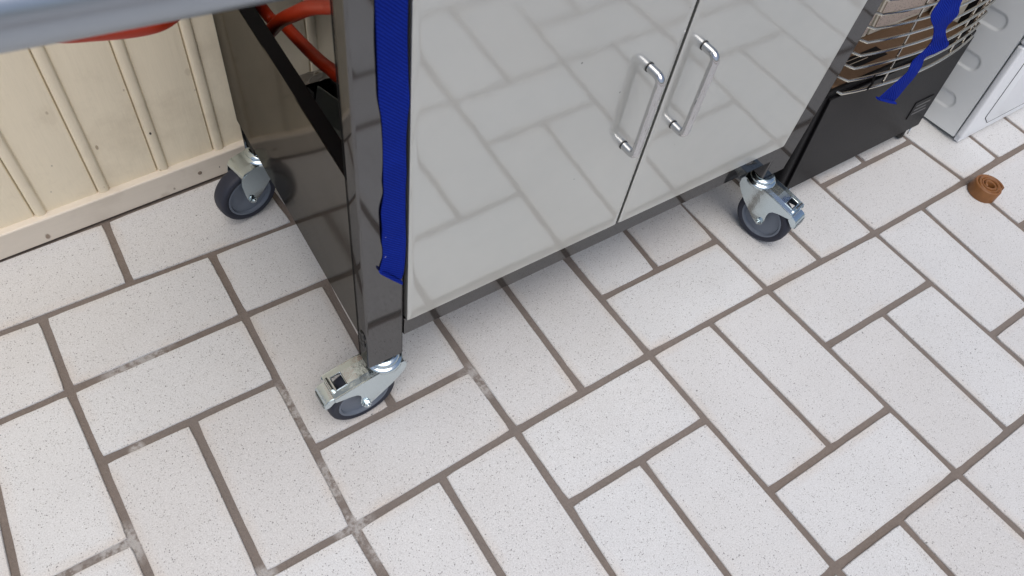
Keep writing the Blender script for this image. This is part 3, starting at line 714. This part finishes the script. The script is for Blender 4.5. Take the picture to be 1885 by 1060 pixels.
# left side panel, slightly splayed towards the back, its turned-in top flange coloured black to carry its shade
def sx(y): return .0880 + (y + .210) * .028
def side(x_off, z0, z1, y0=-.2098, y1=.1900, name='side_panel', mat=None, parent=None):
    bm = bmesh.new()
    def f(u, v):
        y = y0 + (y1 - y0) * u; z = z0 + (z1 - z0) * v
        return Vector((sx(y) + x_off - .0018 * math.sin(math.pi * u) * math.sin(math.pi * v), y, z))
    g = grid(bm, f, 24, 16)
    r = bmesh.ops.extrude_face_region(bm, geom=bm.faces[:])
    for e in r['geom']:
        if isinstance(e, bmesh.types.BMVert): e.co.x += .0012
    return cp(name, bm, mat or NICKEL_SIDE, parent, angle=60)
sp = side(0, .1675, .4365)
bm = bmesh.new()
g = grid(bm, lambda u, v: Vector((sx(-.2098 + .3594 * u) + .0014 + .015 * v, -.2098 + .3594 * u, .4362)), 8, 2)
r = bmesh.ops.extrude_face_region(bm, geom=bm.faces[:])
for e in r['geom']:
    if isinstance(e, bmesh.types.BMVert): e.co.z -= .0012
cp('panel_flange', bm, BLACK_PAINT_SHADE, sp, smooth=False)
bm = bmesh.new()
g = grid(bm, lambda u, v: Vector((sx(-.2098 + .3594 * u) + .0164, -.2098 + .3594 * u, .4348 - .018 * v)), 8, 4)
r = bmesh.ops.extrude_face_region(bm, geom=bm.faces[:])
for e in r['geom']:
    if isinstance(e, bmesh.types.BMVert): e.co.x += .0012
cp('inner_panel', bm, BLACK_PAINT_SHADE, smooth=False)
cp('side_panel', BX(.8245, .8262, -.209, .1495, .1675, .684), NICKEL_SIDE, smooth=False)

# side shelf with a rounded front edge, above the opening
sh = bpy.data.objects.new('side_shelf', bpy.data.meshes.new('side_shelf'))
bm = bmesh.new(); rr = .022
prof = [(0.36, .0), (.36, .002), (.03, .002)]
prof = [(.21, .0)] + [(.0 + rr - rr * math.sin(a), rr - rr * math.cos(a)) for a in [math.pi * k / 14 for k in range(15)]] + [(.21, 2 * rr)]
vs = [[bm.verts.new((x, y, z)) for y, z in prof] for x in (-.20, .136)]
n = len(prof)
for k in range(n): bm.faces.new((vs[0][k], vs[0][(k + 1) % n], vs[1][(k + 1) % n], vs[1][k]))
bm.faces.new(vs[0]); bm.faces.new(vs[1][::-1])
bmesh.ops.recalc_face_normals(bm, faces=bm.faces)
bm.to_mesh(sh.data); bm.free(); sh.data.materials.append(ALU); sh.data.shade_smooth(); sh.data.set_sharp_from_angle(angle=R(40))
sh.location = (-.0528, -.3060, .6977); sh.rotation_euler = (0, 0, R(-5.6)); link(sh, cart); sh.matrix_parent_inverse = INV

# ------------------------------------------------------------------ castors
def make_caster(loc, yaw, brake=True):
    """local: swivel axis at the origin, wheel trails along +x; z = 0 is the floor"""
    Rw, wd, t = .0472, .027, .036
    M = Matrix.Rotation(R(90), 4, 'X')
    root = empty('caster', loc, (0, 0, yaw), cart); root.matrix_parent_inverse = INV
    ax = Matrix.Translation((t, 0, Rw)) @ M
    h = wd / 2
    bm = bmesh.new()
    lathe(bm, [(.0355, -h + .0015), (.0395, -h), (.0430, -h), (.0456, -h + .0025), (Rw - .0003, -h + .007), (Rw, 0), (Rw - .0003, h - .007), (.0456, h - .0025), (.0430, h), (.0395, h), (.0355, h - .0015)], 72, ax)
    obj('tyre', bm, TYRE, root, angle=60)
    bm = bmesh.new()
    lathe(bm, [(.0, -h + .0055), (.010, -h + .0055), (.0115, -h + .0048), (.031, -h + .0048), (.0328, -h + .0008), (.0355, -h + .0006), (.0362, -h + .003), (.0362, h - .003), (.0355, h - .0006), (.0328, h - .0008), (.031, h - .0048), (.0115, h - .0048), (.010, h - .0055), (.0, h - .0055)], 64, ax)
    obj('hub', bm, HUB, root, angle=45)
    # fork: two cheeks, top plate, domed bearing cup
    bm = bmesh.new()
    if brake:
        cheek = [(-.0195, .107), (-.0235, .099), (-.0225, .088), (-.015, .0765), (-.002, .064), (.012, .053), (.024, .0435), (.031, .0395), (.038, .0395), (.0425, .044), (.0435, .054), (.0415, .066), (.0425, .0735), (.047, .0795), (.056, .0830), (.066, .0850), (.0760, .0868), (.0780, .0905), (.0770, .0965), (.040, .1035), (.012, .107)]
    else:
        cheek = [(-.0195, .107), (-.0225, .099), (-.020, .088), (.002, .068), (.020, .048), (.029, .0405), (.037, .0395), (.0425, .045), (.0455, .062), (.0475, .083), (.0455, .096), (.030, .104), (.012, .107)]
    for s in (-1, 1):
        prism(bm, cheek, .0022, Matrix.Translation((0, s * .0182, 0)), bev=.0006)
    # top plate follows the upper edge of the cheeks
    top = [(-.0195, .1072), (.012, .1072), (.040, .1037)] + ([(.0768, .0967)] if brake else [(.0455, .0962)])
    hw = .0193
    def slot(x):   # plate left open where the pedal window is
        return brake and .056 < x < .069
    xs = [-.0195, .0, .012, .025, .040, .056, .069, .0768] if brake else [-.0195, .0, .012, .025, .040, .0455]
    def zt(x):
        for (xa, za), (xb, zb) in zip(top, top[1:]):
            if x <= xb + 1e-6: return za + (zb - za) * max(0, (x - xa)) / (xb - xa)
        return top[-1][1]
    ys = [-hw, -.0095, .0095, hw]
    for i in range(len(xs) - 1):
        for k in range(3):
            if k == 1 and slot((xs[i] + xs[i + 1]) / 2): continue
            q = [(xs[i], ys[k]), (xs[i + 1], ys[k]), (xs[i + 1], ys[k + 1]), (xs[i], ys[k + 1])]
            a = [bm.verts.new((x, y, zt(x) + (.0009 if abs(y) < hw - .001 else -.0004))) for x, y in q]
            b = [bm.verts.new((x, y, zt(x) - .0015)) for x, y in q]
            bm.faces.new(a); bm.faces.new(b[::-1])
            for e in range(4): bm.faces.new((a[e], a[(e + 1) % 4], b[(e + 1) % 4], b[e]))
    if brake:   # raised lip round the window
        zc = zt(.0625) + .0008
        tube(bm, [(.0555, -.0098, zt(.0555) + .001), (.0555, .0098, zt(.0555) + .001), (.0692, .0098, zt(.069) + .001), (.0692, -.0098, zt(.069) + .001)], .0009, 8, closed=True)
    fork = obj('fork', bm, ZINC, root, angle=40)
    bm = bmesh.new()
    lathe(bm, [(.0225, .1005), (.0245, .1030), (.0243, .1062), (.0225, .1085), (.0205, .1088), (.0195, .1100), (.0205, .1118), (.0200, .1140), (.0180, .1158), (.0150, .1166), (.0150, .1185), (.0, .1185)], 48)
    obj('swivel_cup', bm, ZINC, root, angle=50)
    bm = bmesh.new()
    lathe(bm, [(0, .1186), (.0085, .1186), (.0085, .1215), (0, .1215)], 20)
    obj('stem', bm, BLACKRUB, root)
    # axle bolt and nut
    bm = bmesh.new()
    lathe(bm, [(0, -.0262), (.0026, -.0258), (.0030, -.0245), (.0030, .0245), (.0026, .0258), (0, .0262)], 14, ax)
    for s in (-1, 1):
        lathe(bm, [(0, s * .0236), (.0052, s * .0236), (.0055, s * .0228), (.0055, s * .0198), (0, s * .0198)], 6, ax)
        lathe(bm, [(.0, s * .0200), (.0066, s * .0200), (.0066, s * .0193), (0, s * .0193)], 20, ax)
    obj('axle_bolt', bm, ZINC, root, angle=30)
    if brake:
        # release tab standing through the window
        bm = bmesh.new()
        box(bm, .0690, .0722, -.0098, .0098, .090, .1055, .0007, 2)
        for k in range(5): box(bm, .0721, .0729, -.0088, .0088, .0945 + k * .0022, .0955 + k * .0022)
        for v in bm.verts: v.co.x += (v.co.z - .09) * .28
        obj('release_tab', bm, ZINC, root)
        # pedal: a rolled plate beyond the fork, ribbed front
        bm = bmesh.new()
        pr = [(.0735, .0895), (.0790, .0893), (.0850, .0870), (.0885, .0830), (.0895, .0780), (.0885, .0690), (.0872, .0686), (.0878, .0775), (.0868, .0820), (.0838, .0853), (.0785, .0876), (.0735, .0878)]
        prism(bm, pr, .0275, bev=.0003)
        for s in (-1, 1): prism(bm, [(.0745, .089), (.0845, .0865), (.0880, .082), (.0885, .072), (.084, .071), (.0745, .080)], .0012, Matrix.Translation((0, s * .0134, 0)))
        for k in range(6):
            z = .0705 + k * .0019
            box(bm, .0886, .0902, -.0115, .0115, z, z + .0008)
        obj('brake_pedal', bm, ZINC, root, angle=40)
    return root
make_caster((.1140, -.2175, 0), R(181))
make_caster((.7930, -.2215, 0), R(-78))
make_caster((.1180, .1755, 0), R(191), False)
make_caster((.8000, .1640, 0), R(120), False)

# ------------------------------------------------------------------ things in and on the cart
pts = spline([(-.40, .02, .70), (-.22, -.01, .585), (-.099, -.02, .524), (-.053, -.02, .508), (.001, -.02, .501), (.04, .01, .497), (.075, .08, .46), (.11, .16, .40), (.15, .175, .355), (.163, .165, .333), (.168, .141, .342), (.17, .100, .347), (.17, .049, .358), (.17, .009, .371), (.175, -.03, .385), (.21, -.07, .44), (.22, -.12, .52), (.18, -.150, .555), (.14, -.119, .545), (.14, -.079, .518), (.14, -.034, .487), (.14, .016, .446), (.14, .056, .412), (.141, .090, .379), (.137, .110, .350), (.132, .115, .30), (.131, .10, .25), (.132, .06, .195)], 10)
bm = bmesh.new(); tube(bm, pts, .0077, 16)
tag(obj('gas_hose', bm, HOSE), 'orange rubber gas hose looping through the open left side of the cart', 'hose')

tray = tag(empty('plastic_tray', (.194, .097, .1770), (0, 0, R(18))), 'clear grey plastic tray lying on the dark bottom shelf inside the cart', 'tray')
bm = BX(-.018, .018, -.045, .045, 0, .003, .001, 1); obj('base', bm, GREYPL, tray)
for s in (-1, 1):
    bm = BX(-.001, .001, -.045, .045, 0, .045); 
    for v in bm.verts: v.co.x += s * (.018 + v.co.z * .25)
    obj('wall', bm, GREYPL, tray, smooth=False)
    bm = BX(-.018, .018, -.001, .001, .003, .045)
    for v in bm.verts: v.co.x *= 1 + v.co.z * 12; v.co.y += s * (.044 + v.co.z * .2)
    obj('end_wall', bm, GREYPL, tray, smooth=False)
bm = bmesh.new()
g = grid(bm, lambda u, v: Vector((-.012 + .05 * u, -.05 + .10 * v, .02 + .014 * noise.noise(Vector((u * 6, v * 9, 3))) + .007 * noise.noise(Vector((u * 17, v * 23, 1))))), 22, 34)
r = bmesh.ops.extrude_face_region(bm, geom=bm.faces[:])
for e in r['geom']:
    if isinstance(e, bmesh.types.BMVert): e.co.z -= .0008
tag(obj('film_bag', bm, m_paint('black_film', (.02, .02, .022, 1), (.035, .035, .04, 1), .22, .6), smooth=False, loc=(.146, .088, .178)), 'crumpled dark plastic film bag beside the tray inside the cart', 'bag')
bx_ = tag(empty('black_box', (.285, .10, .1770), (0, 0, R(12))), 'black plastic box on the bottom shelf inside the cart behind the grey tray', 'box')
obj('body', BX(-.05, .05, -.05, .05, 0, .05, .004, 2), BLACKRUB, bx_); obj('lid', BX(-.052, .052, -.052, .052, .0505, .058, .002, 2), BLACKRUB, bx_)

def ribbon(name, rows, label, th=.0012, ncol=8, rough=.0012, seed=0):
    """rows: (left xyz, right xyz) from top to bottom"""
    L = spline([r[0] for r in rows], 5); Rr = spline([r[1] for r in rows], 5)
    bm = bmesh.new(); n = len(L)
    def f(u, v):
        i = min(n - 1, int(round(v * (n - 1)))); p = L[i].lerp(Rr[i], u)
        w = noise.noise(Vector((p.x * 60 + seed, p.y * 50, p.z * 45))) * rough + noise.noise(Vector((p.x * 30, 7 + seed, p.z * 16))) * rough * 2
        return p + Vector((w * .25, w, 0))
    g = grid(bm, f, ncol, n - 1)
    bmesh.ops.recalc_face_normals(bm, faces=bm.faces)
    bmesh.ops.solidify(bm, geom=bm.faces[:], thickness=th)
    return obj(name, bm, BLUE, angle=60)
y = -.2337
rows = [((.110, y, .72), (.136, y, .715)), ((.1095, y, .66), (.1355, y, .655)), ((.1090, y - .002, .605), (.1345, y, .60)), ((.1092, y - .003, .560), (.1355, y - .002, .556)), ((.1095, y - .002, .542), (.1364, y - .004, .532)), ((.112, y - .001, .520), (.1352, y - .001, .512)),
        ((.1128, y, .495), (.1342, y - .001, .487)), ((.1125, y, .468), (.1340, y - .003, .462)), ((.1118, y - .003, .445), (.1350, y - .001, .446)), ((.1122, y - .001, .430), (.1345, y, .425)), ((.1085, y - .005, .408), (.1343, y - .002, .405)), ((.1088, y - .006, .385), (.1345, y - .001, .385)),
        ((.1086, y - .003, .362), (.1348, y - .002, .365)), ((.1098, y - .001, .350), (.1350, y - .003, .345)), ((.1095, y, .335), (.1345, y - .001, .318)), ((.1065, y - .001, .3225), (.1330, y - .002, .300)), ((.1060, y - .001, .3180), (.1300, y - .002, .2860))]
st1 = tag(ribbon('blue_strap', [tuple((p[0], y + (p[1] - y) * .4, p[2]) for p in rw) for rw in rows], '', rough=.0005), 'dark blue woven strap hanging down the front left leg of the cart', 'strap')
bm = bmesh.new(); tube(bm, [(.1055, y - .0012, .3165), (.112, y - .0018, .3070), (.120, y - .002, .2955), (.1290, y - .0018, .2830)], .0016, 10, rx=.0040)
obj('hem', bm, BLUE, st1)
y = -.262
rows = [((.914, y, .52), (.958, y, .515)), ((.913, y, .47), (.964, y, .455)), ((.9100, y, .426), (.9665, y - .004, .412)), ((.9080, y - .002, .406), (.9785, y - .006, .391)), ((.936, y - .005, .379), (.981, y - .004, .379)), ((.9520, y - .004, .3640), (.9810, y - .002, .3670)), ((.9640, y - .002, .349), (.9920, y - .005, .350)), ((.9720, y, .3325), (1.0225, y - .006, .3235)),
        ((.9600, y, .3225), (1.0060, y - .003, .3155)), ((.9530, y, .3120), (.9890, y, .3080)), ((.9520, y - .002, .2960), (.9950, y, .2885)), ((.9400, y - .001, .277), (.9930, y, .262)), ((.9260, y, .2640), (.9880, y, .238)), ((.9200, y, .2590), (.9845, y, .2270))]
st2 = tag(ribbon('blue_strap', rows, '', seed=5), 'dark blue twisted strap dangling in front of the gas heater grille', 'strap')
bm = bmesh.new(); tube(bm, [(.9170, y - .0005, .2590), (.935, y - .001, .2500), (.958, y - .001, .2380), (.9850, y - .0005, .2250)], .0016, 10, rx=.0046)
obj('hem', bm, BLUE, st2)

# ------------------------------------------------------------------ gas heater
HX = 1.07
heater = tag(empty('gas_heater', (HX, -.232, 0), (R(4.2), 0, 0)), 'black cabinet gas heater with a curved wire grille between the cart and the white appliance', 'gas heater')
heater.rotation_euler = (R(-4.2), 0, 0)
def hx(x): return x - HX
def hbox(name, x0, x1, y0, y1, z0, z1, m, b=0, parent=None, **k):
    return obj(name, BX(hx(x0), hx(x1), y0, y1, z0, z1, b, 3), m, parent or heater, **k)
# lower cabinet with rounded front corners
bm = bmesh.new(); r = .030
def rr_poly(x0, x1, y0, y1, r, n=7):
    out = []
    for k in range(n + 1):
        a = math.pi * 1.5 + math.pi / 2 * k / n; out.append((x1 - r + r * math.cos(a), y0 + r + r * math.sin(a)))
    out += [(x1, y1), (x0, y1)]
    for k in range(n + 1):
        a = math.pi + math.pi / 2 * k / n; out.append((x0 + r + r * math.cos(a), y0 + r + r * math.sin(a)))
    return out
def vprism(bm, poly, z0, z1):
    a = [bm.verts.new((x, y, z0)) for x, y in poly]; b = [bm.verts.new((x, y, z1)) for x, y in poly]; n = len(poly)
    bm.faces.new(a[::-1]); bm.faces.new(b)
    for i in range(n): bm.faces.new((a[i], a[(i + 1) % n], b[(i + 1) % n], b[i]))
    return bm
body = obj('cabinet', vprism(bm, rr_poly(hx(.858), hx(1.270), .0035, .33, .012), .042, .2365), HEATER, heater)
hbox('front_panel', .8795, 1.2525, -.0015, .0034, .0395, .2330, HEATER, .0012)
# dark lip across the top of the panel
bm = bmesh.new(); vprism(bm, rr_poly(hx(.868), hx(1.262), .004, .05, .01), .2368, .2455); obj('tray_lip', bm, BLACK_PAINT_SHADE, heater)
deck = hbox('tray', .885, 1.245, .0085, .20, .2458, .2472, RUST)
hbox('tray_slot', .952, 1.040, .026, .050, .2474, .2478, GAP)
for k in range(2):
    o = hbox('slot_bar', .955, 1.000, .034 + k * .008, .0355 + k * .008, .248, .2492, WIRE)
# side housings and back
for x0, x1 in ((.858, .878), (1.252, 1.270)):
    hbox('side_column', x0, x1, .05 if x0 < 1 else .045, .33, .2475, .70, HEATER, .002)
hbox('back_housing', .879, 1.251, .16, .33, .2475, .70, HEATER)
hbox('hood', .858, 1.270, .0035, .33, .7005, .73, HEATER, .01)
# ceramic burner plaques standing on the tray, framed in cream
def plaque(x0, x1, y, z0, z1):
    f = hbox('plaque_frame', x0, x1, y, y + .012, z0, z1, PLAQ, .001)
    n = 3; dz = (z1 - z0 - .012) / 3
    for k in range(3):
        obj('ceramic_plaque', BX(hx(x0 + .006), hx(x1 - .006), y - .0025, y - .0002, z0 + .008 + k * dz, z0 + .002 + (k + 1) * dz, .0006, 1), CERAM, f)
for x0, x1 in ((.952, 1.046), (1.053, 1.222), ):
    plaque(x0, x1, .078, .2478, .56)
hbox('burner_gap', .90, 1.2515, .092, .098, .2478, .60, GAP)
fr = obj('side_reflector', BX(-.024, .024, -.001, .001, .2478, .56), PLAQ, heater, loc=(hx(1.222), .050, 0), rot=(0, 0, R(-58)))
for k in range(9):
    bm = bmesh.new(); lathe(bm, [(0, .0028), (.0118, .0026), (.0132, .0012), (.0132, 0)], 24, Matrix.Translation((0, -.0011, .2665 + .033 * k)) @ Matrix.Rotation(R(90), 4, 'X'))
    obj('burner_disc', bm, PLAQ, fr)
hbox('black_post', 1.2335, 1.2515, .010, .044, .2478, .70, GAP)
# wire guard
def gy(x):
    t = (x - 1.07) / .175
    return -.0215 * (1 - t * t) - .001
def warc(z, x0=.900, x1=1.236, r=.0022, m=22):
    pts = [(hx(x0) - .014, .028, z), (hx(x0) - .006, .012, z)] + [(hx(x0 + (x1 - x0) * k / m), gy(x0 + (x1 - x0) * k / m), z) for k in range(m + 1)] + [(hx(x1) + .006, .012, z), (hx(x1) + .010, .030, z)]
    bm = bmesh.new(); tube(bm, pts, r, 10); return bm
obj('guard_wire', warc(.2385, r=.0026), WIRE, heater)
for k in range(20):
    obj('guard_wire', warc(.2622 + .0222 * k), WIRE, heater)
for x in (.985, 1.160, 1.205, 1.222):
    bm = bmesh.new(); tube(bm, [(hx(x), gy(x) + .0040, .2385 if x != 1.222 else .2600), (hx(x), gy(x) + .0042, .45), (hx(x), gy(x) + .0042, .69)], .0019, 10)
    obj('guard_upright', bm, WIRE, heater)
bm = bmesh.new(); tube(bm, [(hx(.948), gy(.948) - .001, .2365), (hx(.948), gy(.948) - .0045, .25), (hx(.948), gy(.948) - .001, .264)], .0018, 8)
obj('guard_clip', bm, GAP, heater)
# raised maker's plate, its lettering too small to read in the picture: only ruled lines
lab = hbox('badge', 1.182, 1.236, -.0030, -.0016, .080, .118, HEATER, .0006)
for k in range(3):
    hbox('badge_line', 1.188, 1.230 - .006 * (k % 2), -.0036, -.0031, .0885 + k * .009, .0915 + k * .009, m_paint('badge_grey', (.10, .10, .10, 1), (.12, .12, .12, 1), .4) if k == 0 else bpy.data.materials['badge_grey'], 0, lab, smooth=False)
for x in (.90, 1.244):
    for y_ in (.022, .29):
        c = empty('caster', (hx(x), y_, 0), (0, 0, R(20)), heater)
        bm = bmesh.new(); lathe(bm, [(0, -.012), (.017, -.012), (.0205, -.009), (.0205, .009), (.017, .012), (0, .012)], 28, Matrix.Translation((0, 0, .0205)) @ Matrix.Rotation(R(90), 4, 'X')); obj('wheel', bm, BLACKRUB, c)
        obj('bracket', BX(-.014, .014, -.015, .015, .034, .041, .002, 1), BLACKRUB, c)
        bm = bmesh.new(); tube(bm, [(-.010, -.0165, .024), (0, -.0165, .013), (.010, -.0165, .024)], .0012, 6); obj('axle_clip', bm, ZINC, c)

# ------------------------------------------------------------------ white appliance at the right
wash = tag(empty('washing_machine', (1.335, -.290, 0), (R(-4.2), 0, 0)), 'white washing machine with rounded slots pressed into its metal side, right of the heater', 'washing machine')
bm = bmesh.new()
SL = [.069 + .0845 * k for k in range(9)]
def press(y, z):
    best = 1
    for zc in SL:
        if abs(z - zc) > .03: continue
        yy = max(.0645, min(.30, y)); d = math.hypot(y - yy, z - zc) - .0150
        best = min(best, d)
    t = max(0, min(1, (.0012 - best) / .0030)); t = t * t * (3 - 2 * t)
    return .0022 * t
grid(bm, lambda u, v: Vector((press(.0150 + .335 * u, .012 + .80 * v), .0150 + .335 * u, .012 + .80 * v)), 150, 330)
side_p = obj('side_panel', bm, WHITE, wash, angle=80)
obj('cabinet', BX(.0045, .598, .0155, .565, .012, .812), WHITE, wash, smooth=False)
obj('side_sheet', BX(.0, .0044, .3505, .565, .012, .812), WHITE, wash, smooth=False)
obj('plinth', BX(.006, .592, .004, .0145, .004, .0165, .001, 1), WHITEP, wash)
obj('front_panel', BX(-.0005, .598, .0, .0135, .0175, .2220, .0045, 4), WHITEP, wash)
obj('door_panel', BX(-.0005, .598, -.003, .0135, .2248, .70, .0045, 4), WHITEP, wash)
obj('control_panel', BX(-.0005, .598, -.004, .0135, .7025, .812, .0045, 4), WHITEP, wash)
# service flap: raised pad with wide chamfers
bm = bmesh.new()
for a in (0,):
    o0 = [(.048, .052), (.075, .030), (.50, .030), (.50, .185), (.048, .185)]; o1 = [(.060, .062), (.084, .046), (.49, .046), (.49, .175), (.060, .175)]
    A = [bm.verts.new((x, -.0006, z)) for x, z in o0]; B = [bm.verts.new((x, -.0060, z)) for x, z in o1]; C_ = [bm.verts.new((x, .001, z)) for x, z in o0]
    for k in range(5):
        bm.faces.new((A[k], A[(k + 1) % 5], B[(k + 1) % 5], B[k])); bm.faces.new((C_[k], C_[(k + 1) % 5], A[(k + 1) % 5], A[k]))
    bm.faces.new(B)
obj('service_flap', bm, WHITEP, wash, angle=20)
bm = bmesh.new(); tube(bm, [(.0475, -.0003, .1852), (.0475, -.0003, .0515), (.0748, -.0003, .0295), (.50, -.0003, .0295)], .0007, 6)
obj('flap_gap', bm, GAP, wash)
obj('top_cover', BX(-.001, .60, .0, .58, .8125, .845, .006, 3), WHITE, wash)
for x, y_ in ((.05, .05), (.55, .05), (.05, .52), (.55, .52)):
    bm = bmesh.new(); lathe(bm, [(0, 0), (.02, 0), (.02, .008), (.008, .009), (.008, .0125), (0, .0125)], 20); obj('foot', bm, BLACKRUB, wash, loc=(x, y_, 0.0))

# ------------------------------------------------------------------ brown coil on the floor
coil = tag(empty('rolled_rubber_band', (1.2740, -.3965, 0), (R(3), 0, R(10))), 'small brown rubbery coil with a round hole lying on a mortar joint at the right', 'coil')
bm = bmesh.new(); turns = 3.6; N = 300; H = .0285; prev = None; first = None
for i in range(N + 1):
    t = i / N; a = -t * turns * 2 * math.pi + 2.9; rad = .0085 + .0215 * t; th = .00296 + .0001 * t
    z0 = .0005 + .0010 * (1 - t); z1 = H - .0006 - .0045 * max(0, t - .45) ** 1.2 + .0012 * math.sin(i * .11)
    fl = 1.0 + (.0 if t < .5 else .06)      # outer turns flare a little at the foot
    e = []
    for rr_, zz in ((rad - th, z0), (rad * (1.07) + th, z0), (rad * (1.05) + th, z0 + .006), (rad + th, z1 - .0018), (rad + th * .5, z1), (rad - th * .5, z1), (rad - th, z1 - .0018)):
        e.append(bm.verts.new((rr_ * math.cos(a), rr_ * math.sin(a), zz)))
    if prev:
        for k in range(7): bm.faces.new((prev[k], prev[(k + 1) % 7], e[(k + 1) % 7], e[k]))
    else: first = e
    prev = e
bm.faces.new(first); bm.faces.new(prev[::-1])
for v in bm.verts: v.co *= .88
obj('band', bm, ROLL, coil, angle=50)

S.render.film_transparent = False
